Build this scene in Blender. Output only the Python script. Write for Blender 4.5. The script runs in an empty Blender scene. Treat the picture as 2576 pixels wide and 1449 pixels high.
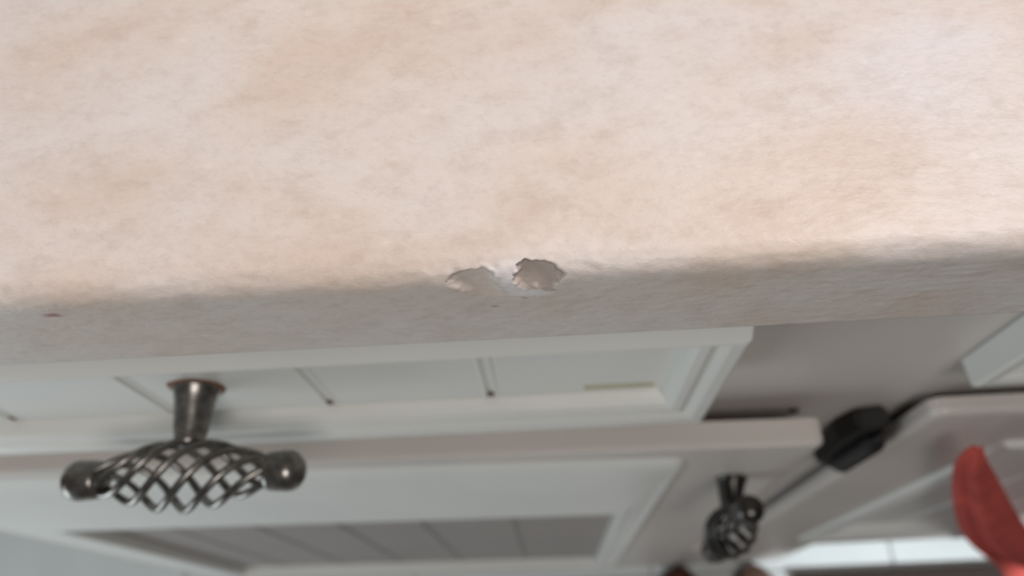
import bpy, bmesh, math, random
from mathutils import Vector, Matrix, noise

C = bpy.context.scene.collection
SC = bpy.context.scene
MM = 0.001
H0 = 1048.0                      # the drawings below are in mm with z measured from eye level, 1048 mm above the floor


def V(x, y, z):
    return Vector((x * MM, y * MM, (z + H0) * MM))


# ------------------------------------------------------------------ camera
cd = bpy.data.cameras.new('camera')
cam = bpy.data.objects.new('camera', cd)
C.objects.link(cam)
SC.camera = cam
cd.sensor_width = 36.0
cd.lens = 1935.0 / 2576.0 * 36.0
cd.clip_start = 0.005
R = ((0.99802006, 0.05403717, 0.03218615), (-0.03502186, 0.90250252, -0.42925827), (-0.05224398, 0.42728115, 0.9026081))
cam.matrix_world = Matrix.Translation(V(0, 0, 0)) @ Matrix(R).to_4x4()
cd.dof.use_dof = True
cd.dof.focus_distance = 0.152
cd.dof.aperture_fstop = 11.0

# ------------------------------------------------------------------ view, world, lights
SC.view_settings.view_transform = 'Standard'
SC.view_settings.look = 'None'
SC.view_settings.gamma = 1.0
SC.view_settings.use_curve_mapping = False
SC.view_settings.exposure = 0.0

w = bpy.data.worlds.new('world')
SC.world = w
w.use_nodes = True
w.node_tree.nodes['Background'].inputs[0].default_value = (1.0, 0.97, 0.95, 1)
w.node_tree.nodes['Background'].inputs[1].default_value = 0.078


def area(name, loc, target, sx, sy, power, color):
    l = bpy.data.lights.new(name, 'AREA')
    l.shape = 'RECTANGLE'
    l.size = sx
    l.size_y = sy
    l.energy = power
    l.color = color
    o = bpy.data.objects.new(name, l)
    C.objects.link(o)
    o.location = loc
    o.rotation_euler = (Vector(target) - Vector(loc)).to_track_quat('-Z', 'Y').to_euler()
    return o


# warm ceiling fixture above the worktop, a little to the right
area('ceiling_lamp_light', (0.75, 0.62, 2.35), (0.1, 0.2, 0.9), 0.7, 0.5, 27.0, (1.0, 0.925, 0.915))
# added fill light, high in front of the cabinets, with no fixture behind it
area('front_fill_light', (0.25, -0.72, 2.35), (0.0, 0.1, 0.8), 0.6, 0.6, 11.8, (1.0, 0.96, 0.92))
# daylight from a glazed door to the left, in front of the cabinets
area('window_light', (-0.98, -0.45, 0.50), (-0.3, 0.1, 0.55), 0.5, 0.7, 4.4, (0.84, 0.95, 1.0))
# added spot standing in for daylight, brightens the floor at the right
fl = bpy.data.lights.new('floor_fill_spot', 'SPOT')
fl.energy = 145.0
fl.spot_size = math.radians(15)
fl.spot_blend = 0.6
fl.shadow_soft_size = 0.05
fl.color = (0.88, 0.96, 1.0)
flo = bpy.data.objects.new('floor_fill_spot', fl)
C.objects.link(flo)
flo.location = (1.1, -0.9, 1.0)
flo.rotation_euler = (Vector((0.43, 0.13, 0.0)) - Vector(flo.location)).to_track_quat('-Z', 'Y').to_euler()


# ------------------------------------------------------------------ materials
def new_mat(name):
    m = bpy.data.materials.new(name)
    m.use_nodes = True
    nt = m.node_tree
    return m, nt, nt.nodes['Principled BSDF']


def noise_node(nt, scale, detail=4, rough=0.6, vec=None):
    n = nt.nodes.new('ShaderNodeTexNoise')
    n.inputs['Scale'].default_value = scale
    n.inputs['Detail'].default_value = detail
    n.inputs['Roughness'].default_value = rough
    if vec is not None:
        nt.links.new(vec, n.inputs['Vector'])
    return n


def ramp(nt, fac, stops):
    r = nt.nodes.new('ShaderNodeValToRGB')
    while len(r.color_ramp.elements) < len(stops):
        r.color_ramp.elements.new(0.5)
    for e, (p, c) in zip(r.color_ramp.elements, stops):
        e.position = p
        e.color = (c[0], c[1], c[2], 1)
    nt.links.new(fac, r.inputs[0])
    return r


def mixc(nt, fac, a, b, mode='MIX'):
    n = nt.nodes.new('ShaderNodeMix')
    n.data_type = 'RGBA'
    n.blend_type = mode
    for s, v in ((n.inputs[0], fac), (n.inputs[6], a), (n.inputs[7], b)):
        if hasattr(v, 'links'):
            nt.links.new(v, s)
        elif isinstance(v, tuple):
            s.default_value = (v[0], v[1], v[2], 1)
        else:
            s.default_value = v
    return n.outputs[2]


def coords(nt, scale=(1, 1, 1), rot=(0, 0, 0)):
    tc = nt.nodes.new('ShaderNodeTexCoord')
    mp = nt.nodes.new('ShaderNodeMapping')
    mp.inputs['Scale'].default_value = scale
    mp.inputs['Rotation'].default_value = rot
    nt.links.new(tc.outputs['Object'], mp.inputs[0])
    return mp.outputs[0]


def bump(nt, h, strength, dist, b):
    n = nt.nodes.new('ShaderNodeBump')
    n.inputs['Strength'].default_value = strength
    n.inputs['Distance'].default_value = dist
    nt.links.new(h, n.inputs['Height'])
    nt.links.new(n.outputs[0], b.inputs['Normal'])
    return n


def laminate():
    m, nt, b = new_mat('beige_laminate')
    v = coords(nt, (1, 1.5, 1.5), (0, 0, math.radians(-14)))
    big = noise_node(nt, 24, 3, 0.5, v)
    mid = noise_node(nt, 120, 4, 0.62, v)
    fine = noise_node(nt, 420, 5, 0.65, v)
    c1 = ramp(nt, big.outputs[0], [(0.34, (0.645, 0.565, 0.52)), (0.5, (0.68, 0.63, 0.61)), (0.66, (0.69, 0.66, 0.66))])
    c2 = ramp(nt, mid.outputs[0], [(0.32, (0.88, 0.85, 0.825)), (0.5, (0.97, 0.965, 0.96)), (0.72, (1.0, 1.0, 1.0))])
    c3 = ramp(nt, fine.outputs[0], [(0.32, (0.90, 0.88, 0.865)), (0.5, (0.985, 0.98, 0.975)), (0.70, (1.0, 1.0, 1.0))])
    hue = noise_node(nt, 7.5, 2, 0.5, v)
    hr = ramp(nt, hue.outputs[0], [(0.36, (1.0, 0.955, 0.90)), (0.52, (0.985, 0.975, 0.955)), (0.64, (0.98, 0.985, 1.0))])
    base = mixc(nt, 1.0, c1.outputs[0], hr.outputs[0], 'MULTIPLY')
    base = mixc(nt, 0.8, base, c2.outputs[0], 'MULTIPLY')
    base = mixc(nt, 0.7, base, c3.outputs[0], 'MULTIPLY')
    # pale crumbs in the print
    vor = nt.nodes.new('ShaderNodeTexVoronoi')
    vor.inputs['Scale'].default_value = 95
    nt.links.new(v, vor.inputs['Vector'])
    sp = ramp(nt, vor.outputs['Distance'], [(0.05, (1, 1, 1)), (0.16, (0, 0, 0))])
    base = mixc(nt, sp.outputs[0], base, mixc(nt, 0.16, base, (0.90, 0.83, 0.75)))
    # worn places: raw core, pale torn laminate, red fleck
    for nm, col in (('pale', (0.80, 0.76, 0.77)), ('core', (0.47, 0.40, 0.36)), ('fleck', (0.30, 0.07, 0.05))):
        at = nt.nodes.new('ShaderNodeAttribute')
        at.attribute_name = nm
        cn = mixc(nt, fine.outputs[0], tuple(x * 0.8 for x in col), tuple(min(1, x * 1.15) for x in col))
        base = mixc(nt, at.outputs['Fac'], base, cn)
    nt.links.new(base, b.inputs['Base Color'])
    b.inputs['Roughness'].default_value = 0.42
    b.inputs['Specular IOR Level'].default_value = 0.35
    bn = noise_node(nt, 330, 4, 0.6, v)
    bump(nt, bn.outputs[0], 0.35, 0.0006, b)
    return m


def paint(name, col, rough=0.32, spec=0.5):
    m, nt, b = new_mat(name)
    v = coords(nt)
    n = noise_node(nt, 9, 3, 0.5, v)
    r = ramp(nt, n.outputs[0], [(0.3, tuple(x * 0.94 for x in col)), (0.7, tuple(min(1, x * 1.03) for x in col))])
    nt.links.new(r.outputs[0], b.inputs['Base Color'])
    b.inputs['Roughness'].default_value = rough
    b.inputs['Specular IOR Level'].default_value = spec
    vb = coords(nt, (0.3, 1, 1))
    n2 = noise_node(nt, 160, 3, 0.5, vb)
    bump(nt, n2.outputs[0], 0.12, 0.0006, b)
    return m


def pewter(name='dark_pewter', k=1.0):
    m, nt, b = new_mat(name)
    v = coords(nt)
    n = noise_node(nt, 380, 4, 0.6, v)
    r = ramp(nt, n.outputs[0], [(0.3, (0.13 * k, 0.12 * k, 0.11 * k)), (0.7, (0.30 * k, 0.28 * k, 0.26 * k))])
    nt.links.new(r.outputs[0], b.inputs['Base Color'])
    b.inputs['Metallic'].default_value = 0.9
    b.inputs['Roughness'].default_value = 0.30
    bump(nt, n.outputs[0], 0.08, 0.0003, b)
    return m


def plain(name, col, rough=0.5, var=0.15, scale=60, metallic=0.0, bstr=0.2, bdist=0.001):
    m, nt, b = new_mat(name)
    v = coords(nt)
    n = noise_node(nt, scale, 4, 0.6, v)
    r = ramp(nt, n.outputs[0], [(0.3, tuple(x * (1 - var) for x in col)), (0.7, tuple(min(1, x * (1 + var)) for x in col))])
    nt.links.new(r.outputs[0], b.inputs['Base Color'])
    b.inputs['Roughness'].default_value = rough
    b.inputs['Metallic'].default_value = metallic
    bump(nt, n.outputs[0], bstr, bdist, b)
    return m


M_LAM = laminate()
M_WHITE = paint('white_gloss_paint', (0.74, 0.735, 0.70))
M_FRAME_SHADED = paint('shaded_white_paint', (0.62, 0.57, 0.535), 0.4, 0.4)  # the white paint darkened, shade on frame and door stiles put into the colour
M_PANEL_SHADED = paint('shaded_panel_paint', (0.27, 0.235, 0.22), 0.42, 0.4)  # left door planks: the shadow over the panel is painted in as a dark tone
M_PEW = pewter()
M_PEW_SHADED = pewter('shaded_pewter', 0.34)  # same metal made darker, shade around the door pull held in its colour
M_BLACK = plain('black_iron', (0.008, 0.007, 0.007), 0.55, 0.2, 200)
M_RUST = plain('rust_ring', (0.24, 0.12, 0.07), 0.9, 0.35, 900)
M_DIRT = plain('brown_grime', (0.12, 0.065, 0.05), 0.9, 0.3, 900)
M_STAIN = plain('yellow_grime', (0.44, 0.42, 0.28), 0.7, 0.1, 300)
M_HOLE = plain('dark_screw', (0.05, 0.035, 0.035), 0.7, 0.2, 500)
M_CORE = plain('raw_particle_board', (0.42, 0.33, 0.24), 0.9, 0.25, 500)
M_RED = plain('red_cotton', (0.50, 0.07, 0.055), 0.9, 0.25, 45, bstr=0.3)
M_SHOE = plain('dark_brown_suede', (0.075, 0.022, 0.013), 0.85, 0.3, 60)
M_SHOE2 = plain('brown_suede', (0.19, 0.115, 0.082), 0.85, 0.2, 60)
M_SOLE = plain('black_rubber', (0.02, 0.018, 0.017), 0.8, 0.2, 100)
M_RUG = plain('dark_brown_rug', (0.035, 0.022, 0.018), 0.95, 0.4, 400, bstr=0.6)
M_TILE = paint('pale_floor_tile', (0.66, 0.69, 0.69), 0.35, 0.5)
M_GROUT = plain('grey_grout', (0.42, 0.42, 0.41), 0.9, 0.1, 200)
M_WALL = plain('cream_wall_paint', (0.74, 0.70, 0.64), 0.8, 0.03, 8)


# ------------------------------------------------------------------ helpers
def obj(name, bm, mat, parent=None, smooth=False, loc=None):
    me = bpy.data.meshes.new(name)
    bm.normal_update()
    bm.to_mesh(me)
    bm.free()
    if mat:
        me.materials.append(mat)
    if smooth:
        for p in me.polygons:
            p.use_smooth = True
    o = bpy.data.objects.new(name, me)
    C.objects.link(o)
    if parent is not None:
        o.parent = parent
    return o


def empty(name, label, cat, loc, group=None):
    o = bpy.data.objects.new(name, None)
    o.empty_display_size = 0.02
    C.objects.link(o)
    o['label'] = label
    o['category'] = cat
    if group:
        o['group'] = group
    return o                       # children are drawn in world coordinates; the pivot is set by place() below


def place(root, loc):
    """move the Empty to the thing's base while its parts stay where they are"""
    d = Vector(loc)
    root.location = d
    for ch in root.children:
        ch.location = ch.location - d


def struct(name, bm, mat):
    o = obj(name, bm, mat)
    o['kind'] = 'structure'
    return o


def box(bm, x0, x1, y0, y1, z0, z1, bevel=0.0, seg=2):
    vs = [bm.verts.new(V(x, y, z)) for x in (x0, x1) for y in (y0, y1) for z in (z0, z1)]
    idx = ((0, 1, 3, 2), (4, 6, 7, 5), (0, 4, 5, 1), (2, 3, 7, 6), (0, 2, 6, 4), (1, 5, 7, 3))
    fs = [bm.faces.new([vs[i] for i in f]) for f in idx]
    if bevel > 0:
        es = list({e for f in fs for e in f.edges})
        bmesh.ops.bevel(bm, geom=es, offset=bevel * MM, segments=seg, affect='EDGES', profile=0.5)
    return bm


def nbox(*a, **k):
    return box(bmesh.new(), *a, **k)


def tube(bm, pts, radii, sides=10, caps=True, squash=1.0):
    """a round bar along pts (Vectors in metres)"""
    rings = []
    up = None
    n = len(pts)
    for i, p in enumerate(pts):
        t = (pts[min(i + 1, n - 1)] - pts[max(i - 1, 0)]).normalized()
        if up is None:
            up = t.orthogonal().normalized()
        up = (up - t * up.dot(t)).normalized()
        s = t.cross(up)
        r = radii[i] if hasattr(radii, '__len__') else radii
        rings.append([bm.verts.new(p + (up * math.cos(a) + s * math.sin(a) * squash) * r) for a in [2 * math.pi * k / sides for k in range(sides)]])
    for a, b in zip(rings, rings[1:]):
        for k in range(sides):
            bm.faces.new((a[k], a[(k + 1) % sides], b[(k + 1) % sides], b[k]))
    if caps:
        bm.faces.new(rings[0][::-1])
        bm.faces.new(rings[-1])
    return bm


def lathe(bm, prof, origin, axis, side, n=40):
    """prof: (distance along axis, radius) in mm; origin a Vector in metres"""
    up = axis.cross(side).normalized()
    side = up.cross(axis).normalized()
    rings = []
    for d, r in prof:
        c = origin + axis * d * MM
        if r < 1e-4:
            rings.append([bm.verts.new(c)])
        else:
            rings.append([bm.verts.new(c + (side * math.cos(a) + up * math.sin(a)) * r * MM) for a in [2 * math.pi * k / n for k in range(n)]])
    for a, b in zip(rings, rings[1:]):
        for k in range(n):
            k2 = (k + 1) % n
            if len(a) == 1 and len(b) > 1:
                bm.faces.new((a[0], b[k2], b[k]))
            elif len(b) == 1 and len(a) > 1:
                bm.faces.new((a[k], a[k2], b[0]))
            elif len(a) > 1:
                bm.faces.new((a[k], a[k2], b[k2], b[k]))
    bmesh.ops.recalc_face_normals(bm, faces=bm.faces[:])
    return bm


def frame_sweep(x0, x1, z0, z1, prof, ws=(1, 1, 1, 1), corner=0.0, xf=None):
    """mitred picture-frame moulding round the rectangle x0..x1, z0..z1.
    prof: (inset from the outer edge, y). ws scales the inset at left, right, bottom, top."""
    bm = bmesh.new()
    loops = []
    nseg = 5
    for e in prof:
        d, y = e[0], e[1]
        l, r, bo, t = (d * q for q in ws)
        if len(e) > 2:
            t = e[2]
        X0, X1, Z0, Z1 = x0 + l, x1 - r, z0 + bo, z1 - t
        rad = max(corner - d, 0.0) if corner > 0 else 0.0
        pts = []
        for (cx, cz, a0) in ((X1, Z1, 0), (X0, Z1, 90), (X0, Z0, 180), (X1, Z0, 270)):
            ox = cx - rad if a0 in (0, 270) else cx + rad
            oz = cz - rad if a0 in (0, 90) else cz + rad
            for k in range(nseg if corner > 0 else 1):
                a = math.radians(a0 + (90.0 * k / (nseg - 1) if corner > 0 else 0))
                pts.append((ox + rad * math.cos(a), oz + rad * math.sin(a)))
        loops.append([bm.verts.new(V(px, (xf(px, y) if xf else y), pz)) for px, pz in pts])
    for a, b in zip(loops, loops[1:]):
        n = len(a)
        for k in range(n):
            k2 = (k + 1) % n
            try:
                bm.faces.new((a[k], a[k2], b[k2], b[k]))
            except ValueError:
                pass
    bmesh.ops.remove_doubles(bm, verts=bm.verts[:], dist=1e-7)
    bmesh.ops.recalc_face_normals(bm, faces=bm.faces[:])
    return bm


# ------------------------------------------------------------------ room
ft = bpy.data.objects.new('floor', None)
bm = nbox(-1600, 1800, -1500, 830, -1068, -1050)
ft = struct('floor', bm, M_GROUT)
tile_mesh = None
for i in range(11):
    for j in range(7):
        x = -1540 + i * 303
        y = -1450 + j * 303 + 170
        if tile_mesh is None:
            o = obj('tile', nbox(-150, 150, -150, 150, -1048 - 4 - H0 + H0, -1048, bevel=1.0, seg=1), M_TILE, ft)
            tile_mesh = o.data
        else:
            o = bpy.data.objects.new('tile', tile_mesh)
            C.objects.link(o)
            o.parent = ft
        o.location = (x * MM, y * MM, 0)
struct('wall_back', nbox(-1600, 1800, 735, 800, -1050, 1400), M_WALL)

# ------------------------------------------------------------------ worktop with its worn front edge
CHIP = [(-3.74, 2.55), (-2.06, 1.77), (0.51, 1.57), (3.01, 2.75), (5.95, 4.91), (5.06, 6.48), (3.55, 9.05), (3.55, 11.0), (1.31, 10.3),
        (-0.02, 8.55), (-1.57, 9.8), (-3.65, 8.05), (-4.44, 6.48), (-4.33, 4.71), (-3.58, 3.93)]
PALE = [(-10.25, 2.16), (-8.35, 2.75), (-4.42, 1.7), (-2.6, 1.5), (-3.0, 8.3), (-0.45, 9.6), (2.2, 10.9), (3.3, 12.2), (-1.75, 13.05), (-5.36, 12.2), (-6.9, 6.87),
        (-8.08, 4.71)]
FLAKE = [(-18.38, 6.2), (-16.2, 3.53), (-12.64, 2.75), (-10.26, 2.36), (-8.4, 3.73), (-7.72, 5.1), (-6.38, 8.55), (-4.99, 12.55), (-12.24, 13)]


def inside(poly, x, y):
    """signed distance in mm to the polygon, positive inside"""
    c = False
    d = 1e9
    n = len(poly)
    for i in range(n):
        ax, ay = poly[i]
        bx, by = poly[(i + 1) % n]
        if (ay > y) != (by > y) and x < (bx - ax) * (y - ay) / (by - ay) + ax:
            c = not c
        vx, vy = bx - ax, by - ay
        t = max(0, min(1, ((x - ax) * vx + (y - ay) * vy) / (vx * vx + vy * vy)))
        d = min(d, math.hypot(x - ax - t * vx, y - ay - t * vy))
    return d if c else -d


def sstep(a, b, x):
    t = max(0.0, min(1.0, (x - a) / (b - a)))
    return t * t * (3 - 2 * t)


def worktop():
    prof = []                     # (y, z, s, ny, nz)
    RR = 5.0
    y = 700.0
    for yy in (700, 500, 350, 250, 200, 170, 150, 135, 120, 110):
        prof.append((yy, -133.0, 71 - yy, 0, 1))
    y = 104.0
    while y > 71.2:
        prof.append((y, -133.0, 71 - y, 0, 1))
        y -= 1.6 if y > 84 else 0.55
    for k in range(0, 21):
        a = math.radians(90 * k / 20)
        prof.append((66 + RR - RR * math.sin(a), -138 + RR * math.cos(a), RR * a, -math.sin(a), math.cos(a)))
    z = -138.5
    while z > -165.6:
        prof.append((66.0, z, 7.854 + (-138 - z), -1, 0))
        z -= 0.45
    for a in (0, 30, 60, 90):
        r = math.radians(a)
        prof.append((67.2 - 1.2 * math.cos(r), -165.8 - 1.2 * math.sin(r), 36 + a / 90, -math.cos(r), -math.sin(r)))
    prof += [(104, -167, 75, 0, -1), (700, -167, 600, 0, -1)]
    xs = [-700, -600, -500, -400, -320, -260, -220]
    x = -190.0
    while x < 175:
        xs.append(x)
        x += 0.4 if -24 < x < 14 else 1.6
    xs += [175, 190, 220, 260, 320, 400, 500, 600, 760, 900]
    bm = bmesh.new()
    grid = []
    data = []
    for x in xs:
        col = []
        for (y, z, s, ny, nz) in prof:
            d = 0.0
            core = pale = fleck = flat = dig = 0.0
            if -30 < s < 36:
                q = Vector((x, s * 1.6, 0))
                d += 0.10 * noise.noise(q * 0.35)
                # the arris is hand-worn, a little uneven along its length
                ar = math.exp(-((s - 3.5) / 3.5) ** 2)
                d += ar * (0.22 * noise.noise(Vector((x * 0.13, 2, s * 0.2))) + 0.16 * noise.noise(Vector((x * 0.5, 9, s * 0.5))))
                # printed-laminate pebbling on the front band
                if s > 6:
                    d += 0.05 * noise.noise(Vector((x * 0.5 + s * 0.25, s * 0.9, 5)))
            if -30 < x < 20 and -4 < s < 20:
                jx = x + 0.6 * noise.noise(Vector((x * 0.8, s * 0.8, 1))) + 0.12 * noise.noise(Vector((x * 2, s * 2, 1)))
                js = s + 0.6 * noise.noise(Vector((x * 0.8, s * 0.8, 7))) + 0.12 * noise.noise(Vector((x * 2, s * 2, 7)))
                dc = inside(CHIP, jx, js)
                dp = inside(PALE, jx, js)
                df = inside(FLAKE, jx, js)
                core = sstep(-0.25, 0.25, dc)
                pale = sstep(-0.8, 0.9, dp) * (0.75 + 0.4 * noise.noise(Vector((x * 0.8, s * 0.8, 3))))
                flat = sstep(-0.1, 1.0 if s < 5.5 else 2.6, df) * (1 - pale)
                dig = sstep(-0.15, 0.7, dc)
                d += 0.16 * sstep(-0.6, 0.8, dp) * (1 - core)
                d += 0.25 * core * noise.noise(Vector((x * 0.6, s * 0.6, 11)))
            for (fx, fs, fr) in ((-99.4, 9.8, 1.0), (20.0, -29.0, 0.35), (-2.54, 13.6, 0.5), (-8.98, 17.05, 0.6)):
                rr = math.hypot((x - fx) / 1.5, s - fs)
                if rr < fr * 1.5:
                    fleck = max(fleck, (0.8 if fx < -50 else 0.4) * (1 - sstep(fr * 0.5, fr * 1.5, rr)))
            py, pz = y + ny * d, z + nz * d
            for msk, (qy, qz, my, mz) in ((flat, (69.0, -133.2, -0.957, 0.291)), (dig, (69.6, -134.6, -0.83, 0.557))):
                ex = (py - qy) * my + (pz - qz) * mz          # how far the point stands proud of the worn facet
                if msk > 0 and ex > 0:
                    py -= my * ex * msk
                    pz -= mz * ex * msk
            col.append(bm.verts.new(V(x, py, pz)))
            data.append((core, min(1, max(0, pale)), fleck))
        grid.append(col)
    for a, b in zip(grid, grid[1:]):
        for k in range(len(a) - 1):
            bm.faces.new((a[k], a[k + 1], b[k + 1], b[k]))
        # back edge
        bm.faces.new((a[-1], a[0], b[0], b[-1]))
    bm.faces.new(grid[0][::-1])
    bm.faces.new(grid[-1])
    bmesh.ops.recalc_face_normals(bm, faces=bm.faces[:])
    o = obj('worktop', bm, M_LAM, smooth=True)
    for nm, i in (('core', 0), ('pale', 1), ('fleck', 2)):
        at = o.data.attributes.new(nm, 'FLOAT', 'POINT')
        at.data.foreach_set('value', [q[i] for q in data])
    o['label'] = 'beige mottled laminate worktop with a chipped rounded front edge above the white drawer'
    o['category'] = 'worktop'
    return o


worktop()

# ------------------------------------------------------------------ base cabinet
cab = empty('base_cabinet', 'white painted base cabinet with panelled drawers and doors under the beige worktop', 'cabinet', None)
FY = 107.0                                     # plane of the face frame
for x0, x1, z0, z1 in ((-384, -318 + 12, -945, -168), (56, 192, -945, -168), (560, 620, -945, -168)):
    obj('stile', nbox(x0, x1, FY, FY + 19, z0, z1), M_FRAME_SHADED, cab)
for x0, x1 in ((-306, 56), (192, 560)):
    for z0, z1 in ((-220, -168), (-372, -306), (-945, -855)):
        obj('rail', nbox(x0, x1, FY, FY + 19, z0, z1), M_FRAME_SHADED, cab)
bm = bmesh.new()
box(bm, -384, -366, FY + 19, 690, -945, -169)
box(bm, 602, 620, FY + 19, 690, -945, -169)
box(bm, -366, 602, FY + 19, 690, -945, -927)
box(bm, -366, 602, 680, 690, -927, -169)
box(bm, 115, 133, FY + 19, 680, -927, -169)
obj('carcass', bm, M_FRAME_SHADED, cab)
obj('plinth', nbox(-384, 283, 95, 106, -1048, -889, bevel=1.0), M_FRAME_SHADED, cab)
obj('toe_kick', nbox(-384, 620, 175, 190, -1048, -945), M_FRAME_SHADED, cab)


def front(name, x0, x1, z0, z1, prof, ws, grooves, py, corner=0.0, plank_mat=M_WHITE, xf=None, mat=M_WHITE, mould=None):
    """a mitred frame (the part's own mesh) with its tongue-and-groove planks as sub-parts"""
    fo = obj(name, frame_sweep(x0, x1, z0, z1, prof, ws, corner, xf), mat, cab)
    if mould:
        x0, x1, z0, z1, prof, ws, mc = mould
        obj('moulding', frame_sweep(x0, x1, z0, z1, prof, ws, mc, xf), M_WHITE, fo)
    d = prof[-1][0]
    X0, X1, Z0, Z1 = x0 + d * ws[0], x1 - d * ws[1], z0 + d * ws[2], z1 - d * ws[3]
    xs = [X0 - 2] + [g for g in grooves if X0 + 3 < g < X1 - 3] + [X1 + 2]
    for a, b in zip(xs, xs[1:]):
        bm = bmesh.new()
        yb = py + 7
        c = 1.7
        prof2 = [(a + 0.01, yb), (a + 0.01, py + 0.75), (a + 1.6, py + 0.65), (a + 1.9, py - 0.35), (a + 3.0, py - 0.35), (a + 3.6, py), (b - 2.6, py), (b - 2.2, py - 0.35), (b - 1.2, py - 0.35), (b - 0.7, py + 0.6), (b - 0.01, py + 0.75), (b - 0.01, yb)]
        lo = [bm.verts.new(V(px, (xf(px, pyy) if xf else pyy), Z0 - 2)) for px, pyy in prof2]
        hi = [bm.verts.new(V(px, (xf(px, pyy) if xf else pyy), Z1 + 2)) for px, pyy in prof2]
        n = len(lo)
        for k in range(n):
            bm.faces.new((lo[k], lo[(k + 1) % n], hi[(k + 1) % n], hi[k]))
        bm.faces.new(lo)
        bm.faces.new(hi[::-1])
        bmesh.ops.recalc_face_normals(bm, faces=bm.faces[:])
        obj('plank', bm, plank_mat, fo)
    return fo


# upper left drawer: shallow frame with two raised beads
dp = [(0, 105, 0), (0, 97.0, 0), (0.6, 84.8, 16.0), (2.0, 84.0, 17.2), (6.0, 84.1, 18.0), (8.0, 85.0, 18.4), (9.2, 86.4, 18.7), (10.4, 85.6, 18.9), (12.5, 84.6, 19.0), (15.5, 84.9, 19.4), (17.5, 86.6, 19.6), (18.6, 89, 19.8), (19.2, 92.3, 20)]
G = [-275.5, -212.0, -148.0, -84.0, -20.6]
drawer = front('drawer', -318, 66, -318, -209, dp, (1, 1, 1.3, 1), G, 92.0)
for g in (-212.0, -84.0, -20.6):
    bm = bmesh.new()
    bmesh.ops.create_icosphere(bm, subdivisions=2, radius=1.5 * MM)
    for v in bm.verts:
        v.co.x *= 1.1
        v.co.y *= 0.7
        v.co.z *= 1.15
    for v in bm.verts:
        v.co += V(g + 0.3, 92.3, -289.5)
    obj('grime_spot', bm, M_DIRT, drawer, True)
bm = nbox(16, 43, 91.2, 92.4, -287, -284.5, bevel=0.5, seg=1)
o = obj('grime_spot', bm, M_STAIN, drawer)
o['label'] = 'yellowish grime smear'

# upper right drawer, pushed fully in
dp2 = [(e[0], e[1] + 9.5, e[2]) for e in dp]
dp2[0] = (0, 105.5, 0)
drawer2 = front('drawer', 179, 563, -319, -209, dp2, (1, 1, 1.3, 1), [222, 285.5, 349, 412.5, 476], 101.5)

# lower left door, standing slightly ajar (turned 0.8 degrees about its left edge)
TL = math.tan(math.radians(0.75))


def ajar(x, y):
    return y - (x + 384.0) * TL


do = [(0, 102.5), (0, 92.5), (0.8, 90.8), (3.0, 89.6), (6.0, 89.4), (66, 89.4), (66, 96)]
mo = [(0, 90.5), (0.2, 89.0), (1.2, 87.4), (3.0, 86.8), (8, 87.2), (16, 87.0), (20.0, 86.4), (21.6, 87.2), (22, 90), (22, 97)]
door = front('door', -384, 131, -886, -362, do, (0.3, 1, 0.12, 0.3), [-287, -223.5, -160, -96.5, -27], 96.5, corner=5.0, plank_mat=M_PANEL_SHADED, xf=ajar, mat=M_FRAME_SHADED,
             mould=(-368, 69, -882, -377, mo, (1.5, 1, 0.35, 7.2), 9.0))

# lower right door, shut
dr = [(0, 101.5), (0, 96), (0.8, 94.2), (3, 93.2), (6, 93.0), (64, 93.0), (64, 98)]
mr = [(0, 94), (0.2, 92), (2, 89.5), (6, 89.0), (10, 91), (13, 94.5), (16, 92.5), (20, 91.5), (25, 93), (30, 99), (31, 101.5)]
door2 = front('door', 181, 620, -868, -357, dr, (1, 1, 1, 1), [330, 393.5, 457, 520.5], 99.5, corner=7.0, mat=M_FRAME_SHADED, mould=(243, 560, -806, -417, mr, (1, 1, 1, 1), 4.0))

# hinge of the right door
bm = bmesh.new()
HP = [(158.5, -470.8), (152.4, -408.2), (154.2, -383.4), (171.5, -385.6), (179.8, -425.3), (188.0, -461.8), (192.6, -535), (180.1, -500.0)]
HP = [(158.0, -462), (153.5, -408), (157.2, -386), (171.5, -382), (179.8, -425), (187.0, -460), (190.0, -520), (178.5, -492)]
lo = [bm.verts.new(V(x, 106.0, z)) for x, z in HP]
hi = [bm.verts.new(V(x, 96.0, z)) for x, z in HP]
n = len(lo)
for k in range(n):
    bm.faces.new((lo[k], lo[(k + 1) % n], hi[(k + 1) % n], hi[k]))
bm.faces.new(lo)
bm.faces.new(hi[::-1])
bmesh.ops.recalc_face_normals(bm, faces=bm.faces[:])
bmesh.ops.bevel(bm, geom=bm.edges[:], offset=1.5 * MM, segments=2, affect='EDGES')
hinge = obj('hinge', bm, M_BLACK, door2)
hinge['label'] = 'black iron hinge'
bm = bmesh.new()
lathe(bm, [(0, 0), (2, 2.2), (5, 2.6), (8, 1.8), (10, 5), (12, 6), (62, 6), (64, 5), (66, 1.8), (69, 2.6), (72, 2.2), (74, 0)], V(170, 93, -392), Vector((0, 0, -1)), Vector((1, 0, 0)), 16)
obj('hinge_barrel', bm, M_BLACK, door2, True)

# old screw hole in the frame above the left door
bm = bmesh.new()
lathe(bm, [(0, 0), (0, 2.6), (1.2, 2.4), (1.6, 1.0), (1.0, 0)], V(127, 106.9, -387), Vector((0, -1, 0)), Vector((1, 0, 0)), 14)
obj('screw', bm, M_HOLE, cab, True)


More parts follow.
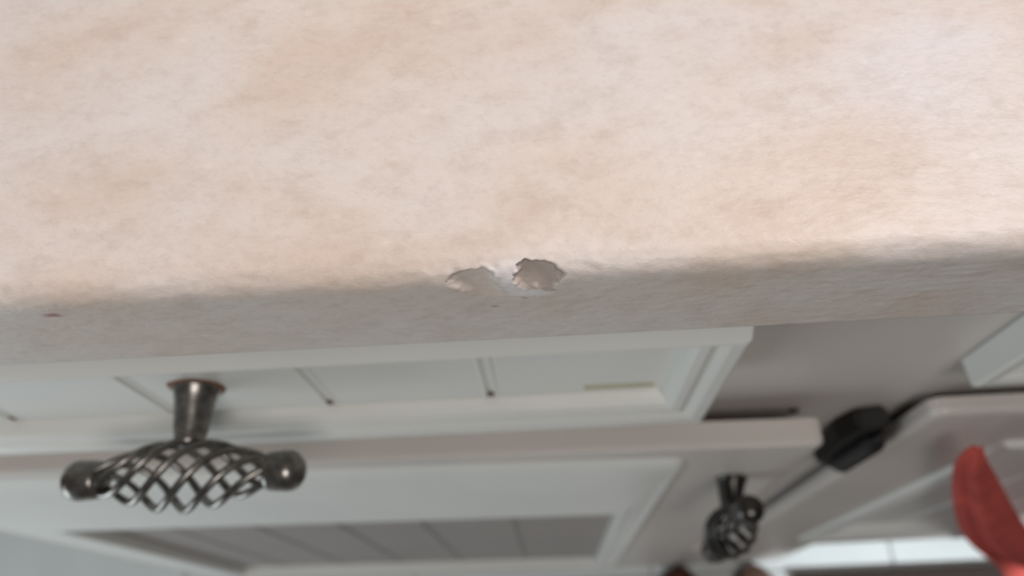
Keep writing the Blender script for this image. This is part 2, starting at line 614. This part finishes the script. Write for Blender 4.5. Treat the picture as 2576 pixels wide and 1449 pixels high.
# ------------------------------------------------------------------ birdcage pulls
def pull(parent, centre, axis, base_y, stand=Vector((0, -1, 0)), turns=0.95, phase=0.0, seat=None, M_PEW=M_PEW):
    """twisted six-bar birdcage pull: centre in drawing mm, axis a unit Vector, foot on the plane y = base_y"""
    c = V(*centre)
    a = axis.normalized()
    L = 31.0
    u = (stand - a * stand.dot(a)).normalized()
    v = a.cross(u)
    NB = 6
    for b in range(NB):
        pts, rad = [], []
        N = 44
        for i in range(N + 1):
            t = -1 + 2 * i / N
            env = math.cos(t * math.pi / 2)
            r = 4.6 + 7.1 * math.cos(t * math.pi / 2) ** 1.25
            th = phase + 2 * math.pi * b / NB - turns * math.pi * t
            pts.append(c + a * (t * L * MM) + (u * math.cos(th) + v * math.sin(th)) * r * MM)
            rad.append((1.32 + 0.12 * env) * MM)
        obj('cage_bar', tube(bmesh.new(), pts, rad, 10), M_PEW, parent, True)
    for s in (-1, 1):
        prof = [(-1.2, 0), (-1.2, 5.2), (-0.2, 6.4), (1.0, 6.7), (4.2, 7.0), (7.0, 7.15), (8.6, 6.9), (10.4, 5.9), (11.8, 4.2), (12.6, 2.3), (12.9, 0)]
        obj('end_cap', lathe(bmesh.new(), prof, c + a * (s * (L - 1.0) * MM), a * s, u, 36), M_PEW, parent, True)
    # post
    foot = seat if seat else (centre[0], base_y, centre[2])
    f = V(*foot)
    ax = (c - f)
    ln = ax.length / MM
    ax.normalize()
    prof = [(0, 0), (0, 8.4), (0.7, 8.6), (1.6, 8.3), (2.4, 7.7), (4.6, 7.35), (5.0, 7.2), (ln - 16, 6.0), (ln - 12.4, 5.15), (ln - 10.2, 5.4), (ln - 9.4, 0)]
    obj('post', lathe(bmesh.new(), prof, f, ax, a, 40), M_PEW, parent, True)
    return f, ax


f, ax = pull(drawer, (-126.0, 60.0, -263.5), Vector((1, 0, 0.012)), 91.9, phase=0.30)
bm = bmesh.new()
ring = []
for k in range(40):
    th = 2 * math.pi * k / 40
    rr = 10.2 + 0.9 * noise.noise(Vector((math.cos(th) * 1.7, math.sin(th) * 1.7, 3)))
    ring.append((th, rr))
outer = [bm.verts.new(V(-126 + r * math.cos(t), 91.85, -263.5 + r * math.sin(t))) for t, r in ring]
inner = [bm.verts.new(V(-126 + 7 * math.cos(t), 91.3, -263.5 + 7 * math.sin(t))) for t, r in ring]
for k in range(40):
    bm.faces.new((outer[k], outer[(k + 1) % 40], inner[(k + 1) % 40], inner[k]))
bmesh.ops.recalc_face_normals(bm, faces=bm.faces[:])
o = obj('rust_ring', bm, M_RUST, drawer, True)

# pull of the left door, hanging upright with its lower end leaning out
yd = ajar(102, 89.4)
pull(door, (95.5, 54.5, -430.0), Vector((-0.08, -0.15, -1)), yd, phase=0.5, seat=(100.5, yd, -430.0), M_PEW=M_PEW_SHADED)

place(cab, V(118, 398, -1048))

# ------------------------------------------------------------------ rug, shoes, red cloth
o = obj('rug', nbox(300, 1150, -640, 79, -1048, -1038, bevel=3), M_RUG)
o['label'] = 'dark brown rug on the floor along the foot of the cabinet'
o['category'] = 'rug'


def shoe(name, label, cx, toe_y, wdt, mat, hgt):
    root = empty(name, label, 'shoe', None, None)
    L = 270.0
    for part, zz0, zz1, grow, mt in (('sole', -1048, -1030, 1.04, M_SOLE), ('upper', -1030, -1030 + hgt, 1.0, mat)):
        bm = bmesh.new()
        rings = []
        ns, nr = 14, 24
        for i in range(ns + 1):
            t = i / ns
            ring = []
            for k in range(nr):
                a = 2 * math.pi * k / nr
                yy = math.sin(a)
                xx = math.cos(a)
                # footprint
                fy = toe_y - L / 2 + yy * L / 2
                wx = wdt / 2 * (0.86 + 0.14 * yy) * grow
                if part == 'upper':
                    heel = (1 - yy) / 2
                    top = 0.55 + 0.45 * heel
                    k2 = math.sqrt(max(0.0, 1 - (t * 0.97) ** 2.2))
                    z = zz0 + (zz1 - zz0) * t * top
                    sc = 0.25 + 0.75 * k2
                    ring.append(bm.verts.new(V(cx + xx * wx * sc, toe_y - L / 2 + yy * L / 2 * (0.35 + 0.65 * k2) , z)))
                else:
                    ring.append(bm.verts.new(V(cx + xx * wx, fy, zz0 + (zz1 - zz0) * t)))
            rings.append(ring)
        for a, b in zip(rings, rings[1:]):
            for k in range(nr):
                bm.faces.new((a[k], a[(k + 1) % nr], b[(k + 1) % nr], b[k]))
        bm.faces.new(rings[0][::-1])
        bm.faces.new(rings[-1])
        obj(part, bm, mt, root, True)
    place(root, V(cx, toe_y - L / 2, -1048))
    return root


shoe('shoe', 'dark reddish-brown shoe, left one of the pair, on the floor under the left door', 157, 93, 92, M_SHOE, 64)
shoe('shoe', 'lighter brown shoe on the floor between the darker shoe and the rug', 250, 91, 92, M_SHOE2, 64)


def red_cloth():
    rows = [((200, -366), (204, -367), 79.5), ((203.8, -394.7), (220.3, -398), 79), ((219.4, -432), (246, -438), 78), ((246, -492), (284, -501), 76),
            ((283.7, -572), (337.8, -587), 72), ((330, -662), (404, -690), 69), ((382, -741), (500, -812), 64), ((432, -810), (640, -930), 60), ((480, -900), (640, -960), 50)]
    bm = bmesh.new()
    nx = 22
    lay = []
    for side in (0, 1):
        g = []
        for i, (l, r, y) in enumerate(rows):
            row = []
            wd = r[0] - l[0]
            for k in range(nx + 1):
                t = k / nx
                x = l[0] + (r[0] - l[0]) * t
                z = l[1] + (r[1] - l[1]) * t
                bulge = math.sin(math.pi * t) * min(wd * 0.20, 14)
                fold = min(wd * 0.07, 6) * math.exp(-((t - 0.26) / 0.10) ** 2)
                rip = min(wd * 0.035, 3) * math.sin(t * 9 + i * 0.5)
                yy = y - bulge + fold * 1.8 + rip + (side * min(4.0, 2 + wd * 0.02))
                row.append(bm.verts.new(V(x, yy, z)))
            g.append(row)
        lay.append(g)
    for s, g in enumerate(lay):
        for a, b in zip(g, g[1:]):
            for k in range(nx):
                fcs = (a[k], a[k + 1], b[k + 1], b[k])
                bm.faces.new(fcs if s == 0 else fcs[::-1])
    A, B = lay
    m = len(rows)
    for i in range(m - 1):
        bm.faces.new((A[i][0], A[i + 1][0], B[i + 1][0], B[i][0]))
        bm.faces.new((A[i][nx], B[i][nx], B[i + 1][nx], A[i + 1][nx]))
    for k in range(nx):
        bm.faces.new((A[0][k], B[0][k], B[0][k + 1], A[0][k + 1]))
        bm.faces.new((A[m - 1][k], A[m - 1][k + 1], B[m - 1][k + 1], B[m - 1][k]))
    bmesh.ops.recalc_face_normals(bm, faces=bm.faces[:])
    o = obj('cloth', bm, M_RED, None, True)
    md = o.modifiers.new('smooth', 'SUBSURF')
    md.levels = md.render_levels = 1
    o['label'] = 'red cloth with a pointed upper corner hanging before the right cabinet door'
    o['category'] = 'cloth'


red_cloth()
